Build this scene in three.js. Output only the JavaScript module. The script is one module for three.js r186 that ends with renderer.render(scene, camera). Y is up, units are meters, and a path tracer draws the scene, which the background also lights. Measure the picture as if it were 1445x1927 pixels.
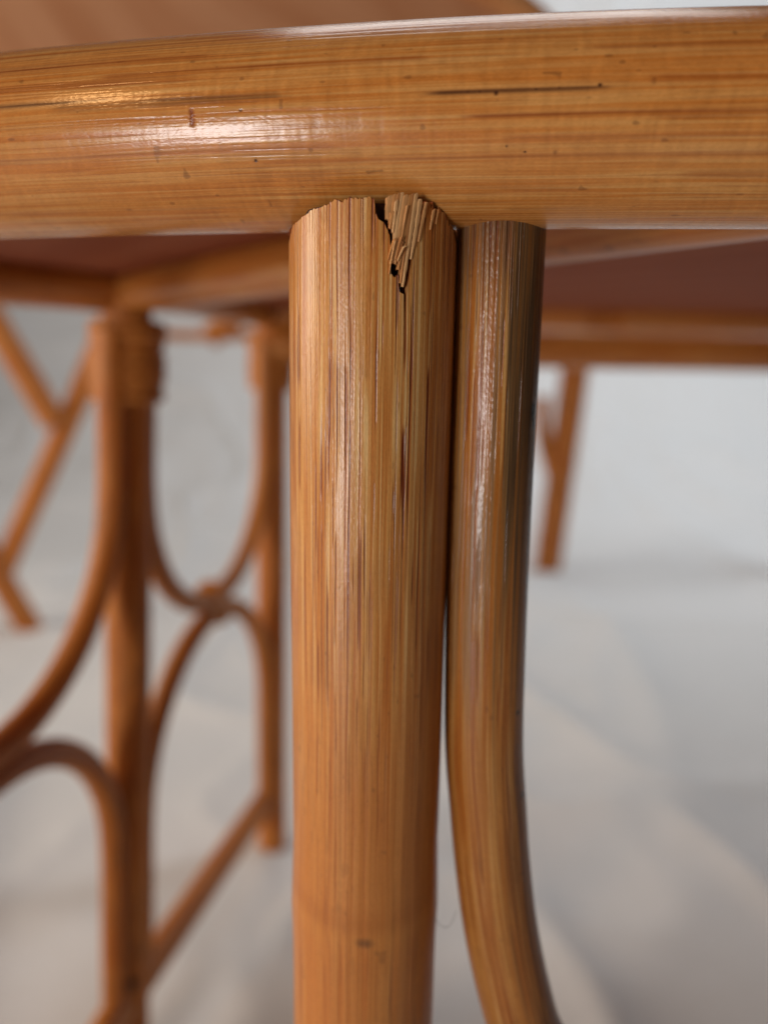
import * as THREE from 'three';
import { mergeGeometries, toCreasedNormals } from 'three/addons/utils/BufferGeometryUtils.js';
import { RectAreaLightUniformsLib } from 'three/addons/lights/RectAreaLightUniformsLib.js';

// ------------------------------------------------------------------ camera, light, exposure
const EYE = 0.464;                                   // lens height above the floor
const scene = new THREE.Scene();
const camera = new THREE.PerspectiveCamera(67.32, 767 / 1024, 0.01, 30);
camera.position.set(0, EYE, 0);
camera.rotation.set(-10.8 * Math.PI / 180, 0, 0.9 * Math.PI / 180, 'YXZ');
camera.focus = 0.115;                                // on the split end of the near leg
camera.userData.fStop = 7.4;                         // about 3.5 mm of aperture
scene.add(camera);

const renderer = new THREE.WebGLRenderer({ antialias: true });
renderer.setSize(767, 1024);
renderer.toneMapping = THREE.LinearToneMapping;
renderer.toneMappingExposure = 1.1;
renderer.shadowMap.enabled = true;
RectAreaLightUniformsLib.init();
scene.background = new THREE.Color(0.026, 0.024, 0.022);   // the dim rest of the room

const used = {};
function numbered(n) { used[n] = (used[n] ?? -1) + 1; return used[n] ? n + '_' + String(used[n]).padStart(3, '0') : n; }
function shadows(o) { o.castShadow = true; o.receiveShadow = true; return o; }
function part(name, geo, mat, parent, label) {
  const m = shadows(new THREE.Mesh(geo, mat)); m.name = numbered(name); parent.add(m);
  if (label) m.userData.label = label;
  return m;
}
function thing(name, label, category, pos = [0, 0, 0]) {
  const g = new THREE.Group(); g.name = numbered(name); g.position.set(...pos); g.userData = { label, category }; scene.add(g); return g;
}

// windows and the added overhead fill, outside the frame: frame, glowing pane and an area light of the pane's size just in front of it
function windowLight(name, label, pos, look, w, h, color, power, glow, panes) {
  const g = thing(name, label, 'window', pos); g.lookAt(...look);
  const fm = new THREE.MeshStandardMaterial({ color: 0xd8d6d0, roughness: 0.5 });
  const t = 0.05, d = 0.06, bars = [];
  const bar = (bw, bh, x, y) => { const b = new THREE.BoxGeometry(bw, bh, d); b.translate(x, y, -d / 2 + 0.012); bars.push(b); };
  bar(w + 2 * t, t, 0, h / 2 + t / 2); bar(w + 2 * t, t, 0, -h / 2 - t / 2); bar(t, h, w / 2 + t / 2, 0); bar(t, h, -w / 2 - t / 2, 0);
  part('window_frame', mergeGeometries(bars), fm, g);
  const pg = new THREE.BoxGeometry(w - 0.002, h - 0.002, 0.008); pg.translate(0, 0, -0.012);
  part('pane', pg, new THREE.MeshStandardMaterial({ color: 0x222222, roughness: 0.3, emissive: new THREE.Color(...color), emissiveIntensity: glow }), g);
  const L = new THREE.RectAreaLight(new THREE.Color(...color), power, w, h);
  L.position.set(0, 0, 0.02); g.add(L); L.rotation.y = Math.PI;      // a RectAreaLight shines along its own -z
  return g;
}
windowLight('low_window', 'low narrow window standing in front of the table to the left', [-0.84, 0.30, 1.03], [-0.0, 0.46, -0.13], 0.32, 0.36, [1, 0.98, 0.97], 21, 1.5);
windowLight('side_window', 'wide window on the left side of the table', [-1.9, 0.85, -0.4], [0, 0.42, -0.4], 1.2, 0.9, [1, 0.89, 0.75], 6.4, 1.0);
windowLight('far_window', 'tall window on the right side near the rear of the sheet', [1.5, 1.6, -1.5], [0.1, 1.0, -2.75], 1.0, 1.0, [0.82, 0.92, 1], 8.0, 1.0);
windowLight('overhead_fill', 'square fill light added overhead, above the sheet behind the table', [0.2, 2.7, -1.75], [0.2, 0, -1.76], 1.4, 1.4, [1, 0.97, 0.94], 1.6, 0.8);  // added overhead fill for the far sheet, built from the window parts

{ // a small warm bulb hanging out of the frame to the left: the orange glint on the pole's left end
  const g = thing('hanging_bulb', 'small warm bulb hanging on a cord to the left of the table', 'lamp', [-0.83, 1.12, 0.54]), c = new THREE.Color(1, 0.55, 0.22);
  part('bulb', new THREE.SphereGeometry(0.032, 24, 16), new THREE.MeshStandardMaterial({ color: 0x442208, emissive: c, emissiveIntensity: 3 }), g);
  const k = new THREE.CylinderGeometry(0.016, 0.016, 0.05, 20); k.translate(0, 0.056, 0); part('socket', k, new THREE.MeshStandardMaterial({ color: 0x2a2826, roughness: 0.5 }), g);
  const w = new THREE.CylinderGeometry(0.003, 0.003, 1.4, 8); w.translate(0, 0.78, 0); part('cord', w, new THREE.MeshStandardMaterial({ color: 0x2a2826, roughness: 0.7 }), g);
  const L = new THREE.PointLight(c, 0.55); L.shadow.radius = 1.5; g.add(L);
}

// ------------------------------------------------------------------ random, noise
function rng(s) { let a = s >>> 0; return () => { a = (a + 0x6d2b79f5) | 0; let t = Math.imul(a ^ (a >>> 15), 1 | a); t = (t + Math.imul(t ^ (t >>> 7), 61 | t)) ^ t; return ((t ^ (t >>> 14)) >>> 0) / 4294967296; }; }
function lattice(fu, fv, seed) {                     // value noise, both ways periodic, x and y in 0..1
  const r = rng(seed * 7919 + fu * 31 + fv), g = new Float32Array(fu * fv);
  for (let i = 0; i < g.length; i++) g[i] = r();
  return (x, y) => {
    x *= fu; y *= fv; let i = Math.floor(x), j = Math.floor(y), a = x - i, b = y - j;
    i = ((i % fu) + fu) % fu; j = ((j % fv) + fv) % fv; const k = (i + 1) % fu, l = (j + 1) % fv;
    a = a * a * (3 - 2 * a); b = b * b * (3 - 2 * b);
    const p = g[j * fu + i], q = g[j * fu + k], s = g[l * fu + i], t = g[l * fu + k];
    return p + (q - p) * a + (s - p) * b + (p - q - s + t) * a * b;
  };
}
const clamp = (x, a = 0, b = 1) => Math.min(b, Math.max(a, x));
const step = (a, b, x) => { x = clamp((x - a) / (b - a)); return x * x * (3 - 2 * x); };
const lerp = (a, b, t) => a + (b - a) * t;
function table(pts) { return (x) => { if (x <= pts[0][0]) return pts[0][1]; for (let i = 1; i < pts.length; i++) if (x <= pts[i][0]) { const [a, b] = pts[i - 1], [c, d] = pts[i]; return b + (d - b) * (x - a) / (c - a); } return pts[pts.length - 1][1]; }; }

function dataMap(w, h, data, srgb) {
  const t = new THREE.DataTexture(data, w, h, THREE.RGBAFormat);
  t.wrapS = t.wrapT = THREE.RepeatWrapping; t.magFilter = THREE.LinearFilter; t.minFilter = THREE.LinearMipmapLinearFilter; t.generateMipmaps = true;
  if (srgb) t.colorSpace = THREE.SRGBColorSpace; t.needsUpdate = true; return t;
}

// varnished cane: x runs round the pole (0.5 faces the room), y along it over 180 mm
function cane(w, h, seed, o) {
  const col = new Uint8Array(w * h * 4), bmp = new Uint8Array(w * h * 4);
  const L = (fu, fv, k) => lattice(fu, fv, seed + k);
  const n = o.fine;
  const a1 = L(n, 5, 1), a2 = L(n * 2, 9, 2), a3 = L(Math.round(n / 2.6), 4, 3), a4 = L(n * 3, 14, 4), gr = L(Math.round(n * 2.6), 5, 5), grl = L(Math.round(n / 7), 11, 6), gb = L(n, 20, 15);
  const reg = L(7, 5, 7), reg2 = L(16, 12, 8), blot = L(26, 22, 9), fl = L(Math.round(n * 0.8), 46, 10), flr = L(9, 7, 11), hatch = L(12, 300, 12), hatch2 = L(40, 190, 13), spk = L(Math.round(n * 0.5), 90, 14), grain = L(n * 3, 500, 16);
  const C = o.colors;
  for (let j = 0; j < h; j++) {
    const y = j / h, mm = y * 180;
    for (let i = 0; i < w; i++) {
      const x = i / w;
      const wob = (reg2(x, y) - 0.5) * 0.0018, xx = x + wob;
      const s = 0.3 * a1(xx, y) + 0.5 * a2(xx, y) + 0.2 * a3(xx, y), f = a4(xx, y);
      const con = o.con ? o.con(mm) : 1, raw = clamp(o.raw(x, mm) + (reg(x, y) - 0.5) * 0.5 + (reg2(x, y) - 0.5) * 0.3);   // how far the varnish is worn open
      let t = clamp((s - 0.5) * 2.25 * con + 0.46 + (raw - 0.5) * 0.5 + (f - 0.5) * 0.9 * con);
      let r = lerp(C.base[0], C.tan[0], t), g = lerp(C.base[1], C.tan[1], t), b = lerp(C.base[2], C.tan[2], t), z = 150 + (s - 0.5) * 50 * (0.4 + raw) + (f - 0.5) * 16;
      const mix = (c, k) => { r += (c[0] - r) * k; g += (c[1] - g) * k; b += (c[2] - b) * k; };
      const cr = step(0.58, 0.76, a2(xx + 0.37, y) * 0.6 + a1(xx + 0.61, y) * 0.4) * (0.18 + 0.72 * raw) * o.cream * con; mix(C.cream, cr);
      const broken = step(0.2, 0.6, gb(xx, y));
      const gv = step(0.585, 0.74, gr(xx, y) * 0.76 + grl(xx, y) * 0.24) * (0.15 + 0.85 * raw) * broken * o.groove;
      mix(C.groove, gv * 0.82); z -= 95 * gv;
      const fk = step(0.74, 0.86, fl(xx, y)) * step(0.45, 0.7, flr(x, y)) * o.fleck; mix(C.dark, fk * 0.75); z -= 40 * fk;
      const bl = step(0.58, 0.85, blot(x, y)) * step(0.4, 0.65, flr(x + 0.3, y + 0.2)) * o.blot; mix(C.dark, bl * (0.25 + 0.35 * f));
      const sp = step(0.93, 0.97, spk(xx, y)) * 0.7 * o.speck; mix(C.dark, sp);
      const ha = ((hatch(x + reg2(x, y) * 0.05, y + 0.012 * reg(x, y)) - 0.5) * 0.45 + (hatch2(x, y + 0.02 * reg2(x, y)) - 0.5) * 0.55) * (0.35 + 1.0 * flr(x, y)); r *= 1 + ha * 0.07 * o.hatch; g *= 1 + ha * 0.08 * o.hatch; b *= 1 + ha * 0.09 * o.hatch; z += ha * 30 * o.hatch;
      const gn = (grain(x, y) - 0.5); z += gn * 18 * (0.3 + raw); r *= 1 + gn * 0.06; g *= 1 + gn * 0.07; b *= 1 + gn * 0.08;
      if (o.extra) z += o.extra(x, mm, mix, s, f) || 0;
      const k = (j * w + i) * 4;
      col[k] = clamp(r, 0, 255); col[k + 1] = clamp(g, 0, 255); col[k + 2] = clamp(b, 0, 255); col[k + 3] = 255;
      bmp[k] = bmp[k + 1] = bmp[k + 2] = clamp(z, 0, 255); bmp[k + 3] = 255;
    }
  }
  return new THREE.MeshPhysicalMaterial({ map: dataMap(w, h, col, true), bumpMap: dataMap(w, h, bmp, false), bumpScale: o.bump, roughness: o.rough, specularIntensity: o.spec ?? 1, ior: 1.5 });
}
const COL = { base: [182, 108, 46], tan: [205, 147, 82], cream: [232, 196, 138], groove: [118, 50, 18], dark: [62, 34, 22] };
const gauss = (d, s) => Math.exp(-d * d / (2 * s * s));

// near leg: raw and grooved over its upper two thirds, smooth near the node ring; y = 150 mm sits at eye level
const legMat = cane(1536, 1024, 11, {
  fine: 205, cream: 0.9, groove: 1.3, fleck: 0.12, blot: 0.1, speck: 0.25, hatch: 0.4, bump: 0.00022, rough: 0.3, colors: COL,
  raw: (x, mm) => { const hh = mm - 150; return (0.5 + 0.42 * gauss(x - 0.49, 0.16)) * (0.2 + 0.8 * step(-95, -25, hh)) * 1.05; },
  con: (mm) => 0.3 + 0.7 * step(-92, -30, mm - 150),
  extra: (x, mm, mix, s, f) => {
    const hh = mm - 150, ph = (x - 0.5) * 360, ring = -97.5 - 1.6 * Math.cos((ph - 2) / 57 * 1.6) - Math.abs(ph) * 0.01;
    const d = hh - ring; mix([150, 82, 32], gauss(d - 0.6, 1.8) * (0.1 + 0.4 * f * s)); mix([206, 138, 66], gauss(d + 2.6, 1.6) * 0.28 * s * 2);
    const q = Math.hypot((ph - 1) / 6, (hh + 101.8 + 0.02 * ph) / 0.9); mix([88, 56, 34], step(1.7, 0.0, q) * (0.3 + 0.6 * f));
    return gauss(d + 0.8, 1.4) * 16 - gauss(d - 1.0, 1.2) * 10;
  },
});
// top pole: even yellow-brown, fine lines, tiny cross cracks in the varnish
const rimMat = cane(1536, 1024, 29, {
  fine: 170, con: () => 0.8, cream: 1.0, groove: 0.6, fleck: 0.06, blot: 0.06, speck: 0.35, hatch: 1.5, bump: 0.00016, rough: 0.22,
  colors: { ...COL, base: [190, 117, 51], tan: [201, 143, 79], cream: [212, 162, 100], groove: [136, 74, 34] },
  raw: (x, mm) => 0.34 + 0.22 * gauss(x - 0.42, 0.07),
  extra: (x, mm, mix, s, f) => {
    const X = mm - 90; let z = 0;                                                  // X mm along the pole from the middle of the leg
    const line = (x0, x1, xc, wd, k, c) => { if (X > x0 && X < x1) { const e = step(x0, x0 + 4, X) * step(x1, x1 - 4, X); const q = gauss(x - xc, wd) * e * (0.1 + 0.9 * f) * k * 0.8; mix(c || COL.groove, Math.min(0.85, q)); z -= q * 30; } };
    line(9, 36, 0.494, 0.0022, 1.0, COL.dark); line(14, 70, 0.527, 0.0022, 0.8); line(38, 80, 0.482, 0.003, 0.8); line(-40, 12, 0.44, 0.003, 0.8); line(-90, -22, 0.452, 0.004, 1.0);
    line(-48, -8, 0.487, 0.004, 0.8, COL.dark); line(-60, -34, 0.478, 0.003, 0.9, COL.dark); line(-80, 20, 0.372, 0.002, 0.7); line(-30, 40, 0.36, 0.002, 0.6);
    line(20, 90, 0.557, 0.003, 0.6); line(-15, 60, 0.582, 0.0025, 0.7); line(44, 90, 0.612, 0.004, 0.7); line(-60, 0, 0.562, 0.0025, 0.5); line(30, 90, 0.432, 0.003, 0.6); line(-70, -20, 0.412, 0.003, 0.8);
    for (const [sx, sc, sr, kk] of [[19.8, 0.4965, 0.5, 0.9], [17.6, 0.494, 0.35, 0.6], [33.2, 0.490, 0.45, 0.9], [25, 0.493, 0.32, 0.7], [28, 0.492, 0.28, 0.6], [-14.5, 0.578, 0.32, 0.9], [21.5, 0.568, 0.25, 0.9], [24, 0.576, 0.2, 0.8], [-16, 0.505, 0.35, 0.6]]) {
      const q = Math.hypot(X - sx, (x - sc) * 93) + (f - 0.5) * 0.25; mix(COL.dark, step(sr, sr * 0.3, q) * kk); z -= step(sr, 0, q) * 90 * kk;
    }
    const ck = gauss(X + 23.5 + (f - 0.5) * 0.3, 0.26) * step(0.497, 0.504, x) * step(0.529, 0.522, x); mix([128, 58, 30], ck * 0.85); z -= ck * 90;
    return z;
  },
});
// bent strut: grey-black weathering on the right side of its upper half
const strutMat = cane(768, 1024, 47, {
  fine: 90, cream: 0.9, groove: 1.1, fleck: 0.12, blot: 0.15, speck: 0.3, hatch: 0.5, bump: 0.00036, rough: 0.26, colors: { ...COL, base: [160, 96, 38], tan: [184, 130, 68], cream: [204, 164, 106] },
  raw: (x, mm) => 0.3 + 0.5 * step(-60, 0, mm - 150) * gauss(x - 0.46, 0.1),
  extra: (x, mm, mix, s, f) => {
    const hh = mm - 150;
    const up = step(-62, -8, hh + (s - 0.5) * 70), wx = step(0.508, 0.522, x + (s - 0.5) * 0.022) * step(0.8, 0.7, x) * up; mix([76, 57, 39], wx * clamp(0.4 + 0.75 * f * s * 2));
    mix([126, 92, 62], up * step(0.25, 0.35, x) * (1 - wx) * step(0.5, 0.72, s + 0.2 * f) * 0.75); mix([84, 56, 40], step(8, 20, hh) * (0.25 + 0.4 * f) * (1 - wx));
    for (const [nx, nh, nr] of [[0.655, -7, 1.3], [0.665, -9, 0.9], [0.675, -36, 0.8], [0.66, -77, 0.7], [0.63, -60, 0.4]]) mix([30, 18, 14], step(1, 0.3, Math.hypot((x - nx) * 45 / nr, (hh - nh) / nr / 1.4) + (f - 0.5) * 0.5));
    const st = step(0.5, 0.56, x) * step(0.52, 0.66, s) * step(-40, -90, hh); mix([84, 42, 20], st * 0.6);
    return 0;
  },
});
// far furniture: the same cane, plainer because it is far out of focus
const farMat = cane(512, 512, 71, { fine: 60, cream: 0.5, groove: 0.5, fleck: 0.3, blot: 0.4, speck: 0, hatch: 0.3, bump: 0.00008, rough: 0.5, spec: 0.5, colors: { ...COL, base: [174, 100, 38], tan: [194, 126, 60] }, raw: () => 0.3 });
const edgeMat = cane(256, 256, 83, { fine: 40, cream: 0.5, groove: 0.3, fleck: 0, blot: 0, speck: 0, hatch: 0.3, bump: 0.00006, rough: 0.38, colors: { ...COL, base: [206, 140, 84], tan: [216, 160, 108] }, raw: () => 0.3 });
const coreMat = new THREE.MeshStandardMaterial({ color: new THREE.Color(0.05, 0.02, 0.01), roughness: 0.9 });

const farMats = [[1, 1, 1], [0.84, 0.76, 0.66], [1, 0.94, 0.84], [0.92, 0.88, 0.8]].map(([r, g, b], k) => { const m = farMat.clone(); m.color.setRGB(r, g, b); m.roughness = 0.42 + 0.05 * k; return m; });   // poles differ a little in tone
let poleCount = 0; const pole = () => farMats[(poleCount++ * 7 + 3) % 4];
const railMat = farMat.clone(); railMat.roughness = 0.34; railMat.specularIntensity = 1;
// veneer: pinkish brown with wandering grain, uv in metres
function veneer(c0, c1, rg, sp) {
  const w = 512, h = 512, d = new Uint8Array(w * h * 4), n1 = lattice(3, 4, 301), n2 = lattice(40, 4, 302), n3 = lattice(130, 9, 303);
  for (let j = 0; j < h; j++) for (let i = 0; i < w; i++) {
    const x = i / w, y = j / h, q = x + 0.12 * (n1(x, y) - 0.5), band = 0.5 + 0.5 * Math.sin(q * Math.PI * 2 * 7), t = clamp(0.45 * band + 0.4 * n2(q, y) + 0.25 * n3(q, y) - 0.05), k = (j * w + i) * 4;
    for (let q = 0; q < 3; q++) d[k + q] = lerp(c0[q], c1[q], t); d[k + 3] = 255;
  }
  const m = dataMap(w, h, d, true); m.repeat.set(3.2, 3.2); m.rotation = 0.7;
  return new THREE.MeshPhysicalMaterial({ map: m, roughness: rg, specularIntensity: sp });
}
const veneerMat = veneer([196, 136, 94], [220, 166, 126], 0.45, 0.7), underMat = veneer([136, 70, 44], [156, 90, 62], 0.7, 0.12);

// ------------------------------------------------------------------ geometry helpers (heights v are above the eye, y = EYE + v)
const V = (x, v, z) => new THREE.Vector3(x, EYE + v, z);
function tube(curve, rad, seg, ring, o = {}) {       // o.uv: metres of one texture length, o.start: its offset, o.ref: the direction that gets u = 0.5
  const P = [], N = [], U = [], I = [], ref = o.ref || new THREE.Vector3(0, 0, 1), r = typeof rad === 'function' ? rad : () => rad, rnd = lattice(9, 13, o.seed || 5), rough = o.rough ?? 0.012;
  curve.arcLengthDivisions = 600; const len = curve.getLength(), ts = []; for (let i = 0; i <= seg; i++) ts.push(i / seg);
  if (o.ends) { for (const d of [0.0009, 0.0005, 0.0002]) ts.splice(ts.length - 1, 0, 1 - d / len); seg = ts.length - 1; }   // rounded shoulders on the far end
  for (let i = 0; i <= seg; i++) {
    const t = ts[i], p = curve.getPointAt(t), T = curve.getTangentAt(t), A = ref.clone().addScaledVector(T, -ref.dot(T)).normalize(), B = new THREE.Vector3().crossVectors(T, A);
    for (let j = 0; j <= ring; j++) {
      const a = (j / ring - 0.5) * Math.PI * 2, sh = o.ends ? 1 - 0.12 * Math.pow(step(0.0011, 0, (1 - t) * len), 2) : 1, R = r(t) * sh * (1 + rough * (rnd((j % ring) / ring, t * 0.8) - 0.5) * 2);
      const n = A.clone().multiplyScalar(Math.cos(a)).addScaledVector(B, Math.sin(a));
      P.push(p.x + n.x * R, p.y + n.y * R, p.z + n.z * R); N.push(n.x, n.y, n.z); U.push(j / ring, ((o.start || 0) + t * len) / 0.18);
    }
  }
  for (let i = 0; i < seg; i++) for (let j = 0; j < ring; j++) { const a = i * (ring + 1) + j, b = a + 1, c = a + ring + 1, d = c + 1; I.push(a, b, c, b, d, c); }
  for (const e of [0, seg]) {                        // end caps, slightly domed
    const t = e / seg, p = curve.getPointAt(t), T = curve.getTangentAt(t).multiplyScalar(e ? 1 : -1), k = P.length / 3; P.push(p.x + T.x * r(t) * 0.06, p.y + T.y * r(t) * 0.06, p.z + T.z * r(t) * 0.06); N.push(T.x, T.y, T.z); U.push(0.5, 0);
    for (let j = 0; j <= ring; j++) { const b = (e * (ring + 1) + j) * 3; P.push(P[b], P[b + 1], P[b + 2]); N.push(T.x, T.y, T.z); U.push(0.5 + 0.1 * Math.cos(j), 0.05 * Math.sin(j)); }
    for (let j = 0; j < ring; j++) e ? I.push(k, k + 1 + j, k + 2 + j) : I.push(k, k + 2 + j, k + 1 + j);
  }
  const g = new THREE.BufferGeometry();
  g.setAttribute('position', new THREE.Float32BufferAttribute(P, 3)); g.setAttribute('normal', new THREE.Float32BufferAttribute(N, 3)); g.setAttribute('uv', new THREE.Float32BufferAttribute(U, 2)); g.setIndex(I);
  return g;
}
const line = (a, b) => new THREE.LineCurve3(a, b);
const spline = (...p) => new THREE.CatmullRomCurve3(p, false, 'centripetal');

// ------------------------------------------------------------------ the sheet on the floor, sweeping up behind
{
  const nx = 420, nz = 460, P = [], U = [], I = [], b1 = lattice(11, 11, 401), b2 = lattice(23, 23, 402), b3 = lattice(5, 5, 403), b4 = lattice(47, 47, 404);
  for (let j = 0; j <= nz; j++) for (let i = 0; i <= nx; i++) {
    const x = -2.6 + 5.2 * i / nx, s = -1.2 + 6.8 * j / nz;       // s: distance along the cloth away from the lens
    const R = 1.3, z0 = 1.85; let y, z, ny = 1, nzv = 0;
    if (s < z0) { y = 0; z = -s; } else if (s < z0 + R * Math.PI / 2) { const a = (s - z0) / R; y = R - R * Math.cos(a); z = -z0 - R * Math.sin(a); ny = Math.cos(a); nzv = Math.sin(a); } else { y = R + s - z0 - R * Math.PI / 2; z = -z0 - R; ny = 0; nzv = 1; }
    const q = i / nx, r = j / nz, w1 = b1(q + 0.06 * b3(q, r), r), w2 = b2(q + 0.4 * r, r - 0.15 * q);
    const fold = Math.pow(1 - Math.abs(2 * w1 - 1), 6) * 0.015 + Math.pow(1 - Math.abs(2 * w2 - 1), 6) * 0.015 + Math.pow(1 - Math.abs(2 * b4(q - 0.25 * r, r + 0.3 * q) - 1), 5) * 0.007 * step(0.3, 0.7, w1) + b3(q, r) * 0.004;
    P.push(x, y + ny * fold + 0.003, z + nzv * fold); U.push(x * 4, s * 4);
  }
  for (let j = 0; j < nz; j++) for (let i = 0; i < nx; i++) { const a = j * (nx + 1) + i, b = a + 1, c = a + nx + 1, d = c + 1; I.push(a, b, c, b, d, c); }
  const g = new THREE.BufferGeometry(); g.setAttribute('position', new THREE.Float32BufferAttribute(P, 3)); g.setAttribute('uv', new THREE.Float32BufferAttribute(U, 2)); g.setIndex(I); g.computeVertexNormals();
  const w = 512, d = new Uint8Array(w * w * 4), n = lattice(9, 9, 411), m = lattice(40, 40, 412);
  for (let j = 0; j < w; j++) for (let i = 0; i < w; i++) { const k = (j * w + i) * 4, t = 0.5 + ((i % 4 < 2) === (j % 4 < 2) ? 0.3 : -0.3) + (m(i / w, j / w) - 0.5) * 0.2 + (n(i / w, j / w) - 0.5) * 0.1; d[k] = lerp(196, 210, t); d[k + 1] = lerp(192, 207, t); d[k + 2] = lerp(189, 206, t); d[k + 3] = 255; }
  const mat = new THREE.MeshPhysicalMaterial({ map: dataMap(w, w, d, true), roughness: 0.85, side: THREE.DoubleSide });
  const c = shadows(new THREE.Mesh(g, mat)); c.name = numbered('sheet'); c.userData = { label: 'crumpled white sheet spread under the furniture and rising behind it', category: 'sheet' }; scene.add(c);
  const fg = new THREE.BoxGeometry(9, 0.1, 9); fg.translate(0, -0.054, -1);
  const f = shadows(new THREE.Mesh(fg, new THREE.MeshStandardMaterial({ color: new THREE.Color(0.3, 0.24, 0.2), roughness: 0.7 }))); f.name = 'floor'; f.userData.kind = 'structure'; scene.add(f);
}

// ------------------------------------------------------------------ the table
const tableG = thing('rattan_table', 'varnished rattan table with a split leg end under its pole', 'table');
const R0 = 0.0148;
const rimAxis = (x) => V(x, 0.03644 - 0.00363 * x - 0.0055 * x * x, -0.13104 + 0.17856 * x - 0.76984 * x * x);
class Rim extends THREE.Curve { getPoint(t, o = new THREE.Vector3()) { return o.copy(rimAxis(-0.205 + 0.625 * t)); } }
{
  const c = new Rim(), L = c.getLength(); let l0 = 0, q = rimAxis(-0.205); for (let x = -0.204; x < -0.0026; x += 0.001) { const p = rimAxis(x); l0 += p.distanceTo(q); q = p; }
  part('top_pole', tube(c, R0, 420, 160, { start: 0.09 - l0, seed: 9, rough: 0.008 }), rimMat, tableG);
}

// near leg with its split end: h in mm above the eye, phi in degrees from the front, right positive
const LX = -0.0025, LZ = -0.1315, LR = 0.01364, SC = 0.974;
const onLeg = (phi, h, out = 0) => { const a = phi * Math.PI / 180, R = LR + out; return new THREE.Vector3(LX + R * Math.sin(a), EYE + h * SC / 1000, LZ + R * Math.cos(a)); };
const topEdge = table([[-180, 21], [-90, 21.1], [-79.5, 21.1], [-74, 21.4], [-57, 22.0], [-44, 22.9], [-31, 23.7], [-20, 24.25], [-9.4, 24.6], [1.2, 24.75], [2.0, 23.6], [2.6, 22.2], [5, 21.4], [7.7, 20.9], [9.4, 20.1], [11.3, 19.4], [12, 17.2], [12.3, 15], [12.2, 13.9], [14.5, 13.3], [17.2, 13.6], [18.3, 11.1], [21.2, 10.8], [21.7, 6.2], [22.2, 5.4], [22.6, 8.2], [23.2, 10.8], [24.2, 12.7], [26.2, 15.6], [28.2, 17.7], [31.5, 19.3], [34, 22.2], [36, 24.3], [42, 24.2], [48, 23.9], [53, 23.5], [55.3, 22.6], [63, 22.1], [71, 21.6], [90, 21.1], [180, 21]]);
const frayN = lattice(260, 1, 511), frayN2 = lattice(90, 1, 512);
function fray(phi) {                                  // torn fibre ends
  const q = (phi + 180) / 360; let a = 0.2; if (phi > -45 && phi < 70) a = phi < -24 ? 0.3 : 0.55; if (phi > 2 && phi < 13) a = 0.35; if (phi > 13 && phi < 34) a = 0.3; if (phi > 35 && phi < 60) a = 1.1;
  return (Math.round(frayN(q, 0) * 4) / 4 - 0.6) * a + (frayN2(q, 0) - 0.5) * a * 0.8;
}
const leg0 = (() => {
  const cols = []; for (let p = -180; p < -92; p += 4) cols.push(p); for (let p = -92; p <= 92; p += 0.33) cols.push(p); for (let p = 95; p < 180; p += 4) cols.push(p); cols.push(180);
  const rows = []; for (let k = 0; k <= 26; k++) rows.push(Math.pow(k / 26, 1.5) * 26); for (let k = 1; k <= 60; k++) rows.push(26 + Math.pow(k / 60, 1.3) * 470);
  const P = [], U = [], I = [], nz = lattice(10, 14, 521), n2 = lattice(90, 3, 522), H = rows.length, bottom = -EYE * 1000 / SC + 4;
  cols.forEach((phi) => {
    const top = topEdge(phi) + fray(phi);
    rows.forEach((s) => {
      const h = Math.max(top - s, bottom), q = (phi + 180) / 360, near = Math.abs(phi) > 175 ? 0 : 1;
      let out = ((nz(q, (h + 500) / 600) - 0.5) * 0.0002 + (n2(q, (h + 500) / 600) - 0.5) * 0.00007) * near;
      out += 0.0003 * gauss(h + 101, 5) - 0.00012 * gauss(h + 92, 5);
      out -= 0.0006 * step(1.6, 0, s) * step(62, 84, Math.abs(phi));               // worn round at the shoulders
      const p = onLeg(phi, h, out); P.push(p.x, p.y, p.z); U.push(q, (h + 150) / 180);
    });
  });
  for (let c = 0; c < cols.length - 1; c++) for (let k = 0; k < H - 1; k++) { const a = c * H + k, b = a + 1, d = a + H, e = d + 1; I.push(a, b, d, b, e, d); }
  const g = new THREE.BufferGeometry(); g.setAttribute('position', new THREE.Float32BufferAttribute(P, 3)); g.setAttribute('uv', new THREE.Float32BufferAttribute(U, 2)); g.setIndex(I); g.computeVertexNormals();
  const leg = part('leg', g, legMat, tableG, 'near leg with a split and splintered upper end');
  // broken end grain and the inner wall
  const P2 = [], U2 = [], I2 = [];
  cols.forEach((phi, c) => { const top = topEdge(phi) + fray(phi); [[0, 0], [-0.0003, 0.12], [-0.0022, 0.1], [-0.0022, -14]].forEach(([o, d], k) => { const p = onLeg(phi, top + d, o); P2.push(p.x, p.y, p.z); U2.push((phi + 180) / 360, (top + 150 + d + k * 2) / 180); }); });
  for (let c = 0; c < cols.length - 1; c++) for (let k = 0; k < 3; k++) { const a = c * 4 + k, b = a + 1, d = a + 4, e = d + 1; I2.push(a, d, b, b, d, e); }
  const g2 = new THREE.BufferGeometry(); g2.setAttribute('position', new THREE.Float32BufferAttribute(P2, 3)); g2.setAttribute('uv', new THREE.Float32BufferAttribute(U2, 2)); g2.setIndex(I2);
  part('end_grain', toCreasedNormals(g2, 0.6), new THREE.MeshStandardMaterial({ map: legMat.map, color: new THREE.Color(0.75, 0.6, 0.5), roughness: 0.8 }), leg);
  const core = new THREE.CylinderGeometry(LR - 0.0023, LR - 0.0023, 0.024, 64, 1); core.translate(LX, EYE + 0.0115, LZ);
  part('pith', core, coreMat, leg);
  return leg;
})();

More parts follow.
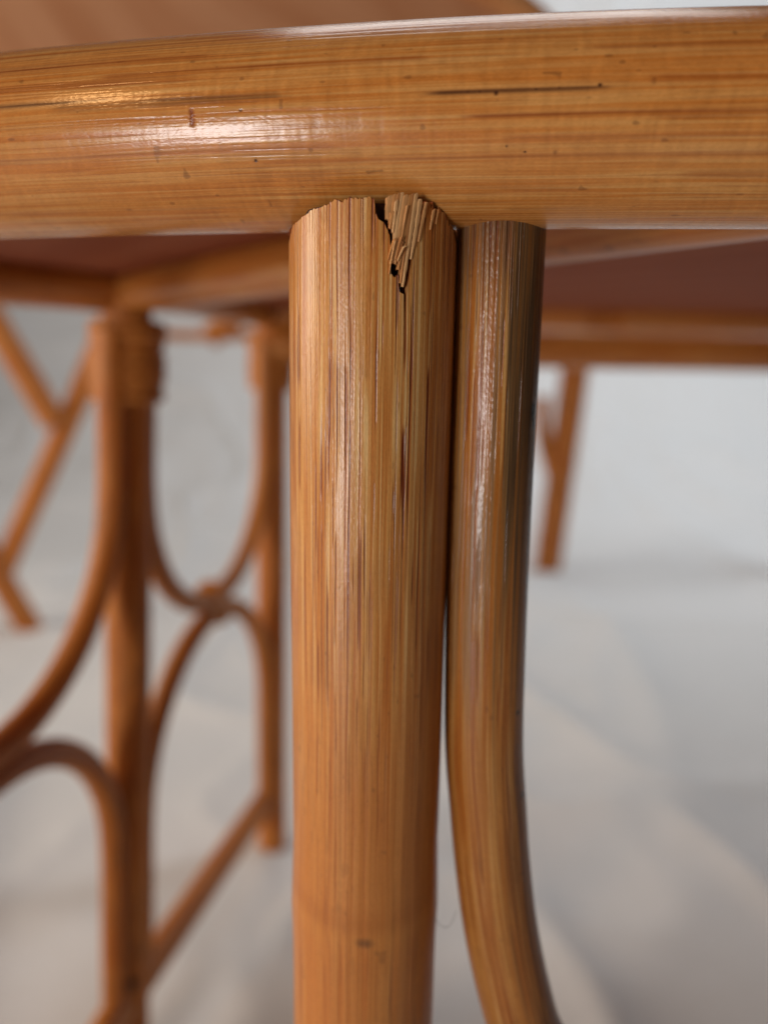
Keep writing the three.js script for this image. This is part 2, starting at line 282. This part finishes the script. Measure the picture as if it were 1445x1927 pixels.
// loose slivers in the split: [phi, h] at the top, [phi, h] at the bottom, width mm, how far proud
{
  const r = rng(77);
  const tones = [[0.80, 0.38, 0.125], [0.88, 0.46, 0.18], [0.70, 0.31, 0.10], [0.96, 0.58, 0.27], [0.60, 0.25, 0.08]];
  const mats = tones.map((t, k) => {
    const w = 64, h = 128, d = new Uint8Array(w * h * 4), n1 = lattice(7, 3, 600 + k), n2 = lattice(14, 12, 610 + k);
    for (let j = 0; j < h; j++) for (let i = 0; i < w; i++) { const q = (j * w + i) * 4, v = 190 + 65 * clamp(n1(i / w, j / h) * 0.75 + n2(i / w, j / h) * 0.25); d[q] = v; d[q + 1] = v * 0.97; d[q + 2] = v * 0.93; d[q + 3] = 255; }
    const m = dataMap(w, h, d, true); return new THREE.MeshStandardMaterial({ map: m, bumpMap: m, bumpScale: 0.00003, color: new THREE.Color(...t), roughness: 0.65 });
  });
  const S = [[11.1, 24.8, 10.2, 21.3, 0.75, 0.25, 1], [13.7, 25.1, 12.1, 20.4, 0.6, 0.3, 0], [16.2, 25.3, 14.0, 20.1, 0.6, 0.35, 2], [18.4, 25.35, 13.3, 15.2, 0.5, 0.3, 3], [20.6, 25.15, 15.0, 14.9, 0.62, 0.4, 1], [23.2, 25.1, 17.2, 14.2, 0.62, 0.3, 0], [25.6, 25.45, 18.6, 12.2, 0.55, 0.25, 2], [27.6, 25.5, 20.2, 11.7, 0.45, 0.3, 3], [30.6, 24.7, 25.4, 15.9, 0.68, 0.35, 3], [33.0, 24.2, 28.4, 17.6, 0.45, 0.05, 4], [35.6, 24.4, 30.6, 18.6, 0.62, 0.3, 1], [14.8, 24.2, 13.2, 19.5, 0.4, 0.55, 3], [21.5, 23.6, 18.2, 17.5, 0.3, 0.6, 1], [42.5, 23.7, 39.5, 20.5, 0.55, 0.18, 1], [46.5, 23.9, 44.5, 21.4, 0.45, 0.14, 0], [12.4, 22.6, 11.3, 20.0, 0.4, 0.45, 0]];
  for (let k = 0; k < 6; k++) {                       // short torn fibres over the patch
    const u = r(), h = lerp(17, 24.6, r()), lo = lerp(12.4, 30, u) - (24 - h) * 0.55; S.push([lo + 2 + r() * 2.4, h + 0.9 * r(), lo, h - 1.6 - 2.6 * r(), 0.14 + 0.18 * r(), 0.45 + 0.35 * r(), Math.floor(r() * 5)]);
  }
  for (const [p1, h1, p0, h0, wd, out, mt] of S) {
    const P = [], U = [], I = [], n = 14, th = 1.2, ang = ((0.9 + 0.8 * r()) * wd / LR / 1000) * 180 / Math.PI, j1 = r() * 0.5, j2 = r() * 0.5, bow = (r() - 0.5) * 0.5;
    for (let i = 0; i <= n; i++) {
      const t = i / n, wv = (1 - 0.5 * Math.pow(1 - t, 3)) * (0.82 + 0.36 * r());
      const ph = lerp(p0, p1, t) + bow * Math.sin(t * Math.PI), o = (out * (0.35 + 0.65 * t)) / 1000;
      for (const [s, e, hj] of [[-0.5, 0, j1], [-0.2, 0.12, j2 * 0.4], [0.2, 0.12, 0], [0.5, 0, j2], [0.5, -th, j2], [-0.5, -th, j1]]) {
        const hh = lerp(h0, h1, t) + (t === 1 ? -hj * 1.2 : 0) + (t === 0 ? hj * 0.8 : 0), p = onLeg(ph + s * ang * wv, hh, o + e / 1000); P.push(p.x, p.y, p.z); U.push(s + 0.5 + 0.37 * mt, t);
      }
    }
    for (let i = 0; i < n; i++) for (let k = 0; k < 6; k++) { const a = i * 6 + k, b = i * 6 + (k + 1) % 6, c = a + 6, d = b + 6; I.push(a, b, c, b, d, c); }
    for (const e of [0, n]) for (let k = 1; k < 5; k++) e ? I.push(e * 6, e * 6 + k, e * 6 + k + 1) : I.push(0, k + 1, k);
    const g = new THREE.BufferGeometry(); g.setAttribute('position', new THREE.Float32BufferAttribute(P, 3)); g.setAttribute('uv', new THREE.Float32BufferAttribute(U, 2)); g.setIndex(I);
    part('splinter', toCreasedNormals(g, 0.7), mats[mt], leg0);
  }
}
// bent strut beside the leg
{
  const z = -0.1315, pts = [V(0.0183, 0.0229, z), V(0.0183, -0.0008, z), V(0.0183, -0.029, z), V(0.0185, -0.049, z), V(0.0191, -0.069, z), V(0.0203, -0.081, z), V(0.0214, -0.0911, z), V(0.0236, -0.1056, z), V(0.0271, -0.1207, z), V(0.0304, -0.1309, z), V(0.042, -0.151, z), V(0.065, -0.170, z + 0.002), V(0.105, -0.184, z + 0.004), V(0.15, -0.178, z + 0.006), V(0.19, -0.15, z + 0.006), V(0.215, -0.1, z + 0.004), V(0.222, -0.03, z), V(0.222, 0.022, z)];
  const c = spline(...pts.slice().reverse()), L = c.getLength();
  // the texture's 150 mm mark stays at eye level on the near side
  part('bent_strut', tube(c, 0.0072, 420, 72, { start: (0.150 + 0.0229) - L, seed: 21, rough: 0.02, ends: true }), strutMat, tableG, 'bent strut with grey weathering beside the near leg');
  const hr = spline(V(0.0104, -0.1018, -0.128), V(0.0122, -0.1032, -0.127), V(0.0136, -0.1037, -0.128), V(0.0152, -0.1028, -0.131));
  part('loose_fibre', tube(hr, 0.00004, 30, 5, { rough: 0 }), coreMat, tableG);
}
// the second leg to the right, out of the frame, that the bent strut runs to
part('leg', tube(line(V(0.243, 0.024, -0.134), V(0.248, -EYE + 0.004, -0.13)), 0.0136, 20, 24, { seed: 3 }), farMat, tableG);
// legs further back
const L2a = V(-0.1405, 0.030, -0.43), L2b = V(-0.1602, -EYE + 0.004, -0.422), L3a = V(-0.0961, 0.034, -0.658), L3b = V(-0.1016, -EYE + 0.004, -0.659), L4a = V(-0.186, 0.03, -0.192), L4b = V(-0.196, -EYE + 0.004, -0.185);
part('leg', tube(line(L2b, L2a), 0.0128, 40, 32, { seed: 31 }), pole(), tableG);
part('leg', tube(line(L3b, L3a), 0.0134, 40, 32, { seed: 32 }), pole(), tableG);
part('leg', tube(line(L4b, L4a), 0.0128, 30, 32, { seed: 33 }), pole(), tableG);
const onLine = (a, b, v) => a.clone().lerp(b, (EYE + v - a.y) / (b.y - a.y));
// hairpin loops between two legs: upper one hangs as a U, lower one stands as an arch
function loops(aT, aB, bT, bB, rad, off) {
  const side = bT.clone().sub(aT).setY(0).normalize(), mk = (top) => {
    const pts = [], A = (v) => onLine(aT, aB, v).addScaledVector(side, off), B = (v) => onLine(bT, bB, v).addScaledVector(side, -off);
    const bend = top ? -0.066 : -0.285, end = top ? -0.169 : -0.181, far = top ? 0.016 : -0.385;
    for (const k of [0, 0.5, 1]) pts.push(A(lerp(far, bend, k)));
    for (let k = 1; k < 12; k++) { const a = Math.PI * k / 12, s = (1 - Math.cos(a)) / 2, vv = bend + (end - bend) * Math.sin(a); pts.push(A(vv).lerp(B(vv), s)); }
    for (const k of [1, 0.5, 0]) pts.push(B(lerp(far, bend, k)));
    return tube(spline(...pts), rad, 120, 20, { seed: top ? 41 : 42, rough: 0.03 });
  };
  part('hoop', mk(true), pole(), tableG); part('hoop', mk(false), pole(), tableG);
}
loops(L2a, L2b, L3a, L3b, 0.0074, 0.0172);
loops(L2a, L2b, L4a, L4b, 0.0074, 0.0172);
// small binding where the two loops meet
{
  const m = onLine(L2a, L2b, -0.174).lerp(onLine(L3a, L3b, -0.174), 0.5), b = part('binding', tube(line(m.clone().add(new THREE.Vector3(-0.002, 0.013, 0.011)), m.clone().add(new THREE.Vector3(0.002, -0.012, -0.011))), 0.0095, 10, 16, { seed: 51 }), pole(), tableG);
}
// cane windings at the leg tops and feet: every turn a band
function winding(top, bot, v0, v1, n, rx, along) {
  const w = part('binding', tube(line(onLine(top, bot, v0), onLine(top, bot, v1)), rx * 0.97, 6, 24, { seed: 53 }), pole(), tableG);
  for (let k = 0; k < n; k++) {
    const g = new THREE.TorusGeometry(rx * (1 + 0.03 * Math.sin(k * 5.1 + v0 * 90)), 0.0016 + 0.0003 * Math.sin(k * 2.3 + v1 * 70), 8, 36); g.scale(1, 1, 1.5); g.rotateX(Math.PI / 2 + 0.05 * Math.sin(k * 3 + v1 * 50)); g.rotateZ(0.04 * Math.sin(k * 4.7)); g.scale(1 + along, 1, 1 + along * 0.4);
    const p = onLine(top, bot, lerp(v0, v1, (k + 0.5) / n)); g.translate(p.x, p.y, p.z); part('cane_band', g, farMat, w);
  }
}
winding(L2a, L2b, 0.021, -0.021, 10, 0.0176, 0.06);
winding(L3a, L3b, 0.021, -0.021, 10, 0.0170, 0.06);
for (const [v, dx] of [[-0.378, 0.005], [-0.394, -0.006]]) {          // dark nail heads at the foot joint
  const n = new THREE.SphereGeometry(0.0042, 16, 10); n.scale(1.3, 0.8, 0.5); const p = onLine(L2a, L2b, v); n.translate(p.x + dx, p.y, p.z + 0.0125); part('nail', n, coreMat, tableG);
}
part('stretcher', tube(line(V(-0.157, -0.3965, -0.424), V(-0.1042, -0.3967, -0.658)), 0.0105, 30, 24, { seed: 61 }), pole(), tableG);
part('stretcher', tube(line(V(-0.159, -0.3965, -0.418), V(-0.192, -0.3967, -0.19)), 0.0105, 30, 24, { seed: 62 }), pole(), tableG);
// rails under the top
const rail = (a, b, r, s) => part('rail', tube(line(a, b), r, 40, 28, { seed: s, ref: new THREE.Vector3(0, -1, 0.2) }), railMat, tableG);
rail(V(-0.143, 0.0372, -0.432), V(-0.197, 0.0372, -0.365), 0.0115, 63);
rail(V(-0.197, 0.0372, -0.365), V(-0.19, 0.0372, -0.20), 0.0115, 64);
rail(V(-0.140, 0.0362, -0.430), V(0.086, 0.0362, -0.142), 0.0108, 65);
rail(V(-0.140, 0.040, -0.436), V(-0.098, 0.040, -0.652), 0.011, 66);
rail(V(-0.095, 0.041, -0.645), V(0.158, 0.041, -0.628), 0.0105, 67);
rail(V(0.186, 0.0405, -0.628), V(0.62, 0.0405, -0.695), 0.0112, 68);
rail(V(-0.095, 0.0165, -0.652), V(0.62, 0.0160, -0.695), 0.0168, 69);
{
  const g = new THREE.CylinderGeometry(0.011, 0.011, 0.03, 24); g.rotateZ(Math.PI / 2); g.translate(0.172, EYE + 0.041, -0.634); part('joint', g, farMats[1], tableG);
  // table top panel: underside 50 mm above the eye
  const s = new THREE.Shape(); const pts = []; for (let x = -0.19; x <= 0.42; x += 0.02) { const p = rimAxis(x); pts.push([p.x, p.z]); }
  pts.push([0.62, -0.22], [0.62, -0.70], [0.19, -0.632], [-0.096, -0.65], [-0.14, -0.432], [-0.195, -0.365]);
  pts.forEach(([x, z], k) => (k ? s.lineTo(x, -z) : s.moveTo(x, -z)));
  const e = new THREE.ExtrudeGeometry(s, { depth: 0.006, bevelEnabled: false }); e.rotateX(-Math.PI / 2); e.translate(0, EYE + 0.0445, 0);
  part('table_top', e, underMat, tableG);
}

// ------------------------------------------------------------------ brown panel standing on the table behind the pole
{
  const g = thing('table_leaf', 'pinkish brown veneered leaf with pale rounded edge standing behind the top pole', 'table leaf');
  // 24 cm high, rounded at its right corner; own axes: X along the leaf, y up from the eye, facing the room
  const o = new THREE.Vector3(0, EYE, -0.5), n = new THREE.Vector3(0.2, 0, 1).normalize(), ex = new THREE.Vector3(1, 0, -0.2).normalize(), M = new THREE.Matrix4().makeBasis(ex, new THREE.Vector3(0, 1, 0), n).setPosition(o);
  const rc = 0.125, cx = 0.021, cv = 0.1037, base = 0.0508, left = -0.30, out = [[left, base], [left, cv + rc]];
  for (let k = 0; k <= 16; k++) { const a = Math.PI / 2 * (1 - k / 16); out.push([cx + rc * Math.cos(a), cv + rc * Math.sin(a)]); }
  out.push([cx + rc, base]);
  const sh = new THREE.Shape(out.map(([x, y]) => new THREE.Vector2(x, y))), ge = new THREE.ExtrudeGeometry(sh, { depth: 0.012, bevelEnabled: false }); ge.translate(0, 0, -0.012); ge.applyMatrix4(M);
  part('panel', ge, veneerMat, g);
  const pts = out.map(([x, y], k) => new THREE.Vector3(x, y + (k === 0 || k === out.length - 1 ? 0.011 : 0), -0.004).applyMatrix4(M));
  part('edge_pole', tube(new THREE.CatmullRomCurve3(pts, false, 'catmullrom', 0.1), 0.0105, 160, 24, { seed: 72, ref: n }), edgeMat, g);
}

// ------------------------------------------------------------------ far furniture
{
  const g = thing('rattan_stand', 'rattan stand with criss-crossed legs far behind the left loops', 'stand', [-0.6, 0, -1.27]);
  const W = (x, v, z) => new THREE.Vector3(x + 0.6, EYE + v, z + 1.27), t = (p, q, r, s) => tube(line(p, q), r, 20, 20, { seed: s });
  {
    part('leg', t(W(-0.692, 0.19, -1.25), W(-0.535, -0.10, -1.25), 0.021, 81), pole(), g);
    part('leg', t(W(-0.440, 0.075, -1.28), W(-0.652, -0.36, -1.27), 0.019, 82), pole(), g);
    part('leg', t(W(-0.70, -0.25, -1.25), W(-0.605, -0.460, -1.265), 0.021, 83), pole(), g);
    part('crossbar', t(W(-0.47, 0.042, -1.29), W(-0.19, 0.047, -1.35), 0.009, 84), pole(), g);
    part('crossbar', t(W(-0.80, 0.17, -1.26), W(-0.15, 0.17, -1.32), 0.014, 85), pole(), g);
    part('brace', t(W(-0.30, 0.04, -1.33), W(-0.255, 0.075, -1.33), 0.02, 86), pole(), g);
  }
}
{
  const g = thing('rattan_chair', 'rattan chair with one plain leg showing behind the right side of the table', 'chair', [0.5, 0, -1.7]);
  const W = (x, v, z) => new THREE.Vector3(x - 0.5, EYE + v, z + 1.7), t = (c, r, s) => tube(c, r, 24, 20, { seed: s });
  for (const dx of [0, 0.56]) part('leg', t(line(W(0.402 + dx, 0.03, -1.66), W(0.3685 + dx, -EYE + 0.005, -1.68)), 0.030, 91), pole(), g);
  part('brace', t(spline(W(0.335, -0.06, -1.66), W(0.338, -0.13, -1.66), W(0.358, -0.20, -1.67), W(0.378, -0.25, -1.672)), 0.016, 92), pole(), g);
  part('seat_rail', t(line(W(0.30, 0.035, -1.66), W(1.02, 0.035, -1.66)), 0.024, 93), pole(), g);
}

renderer.render(scene, camera);
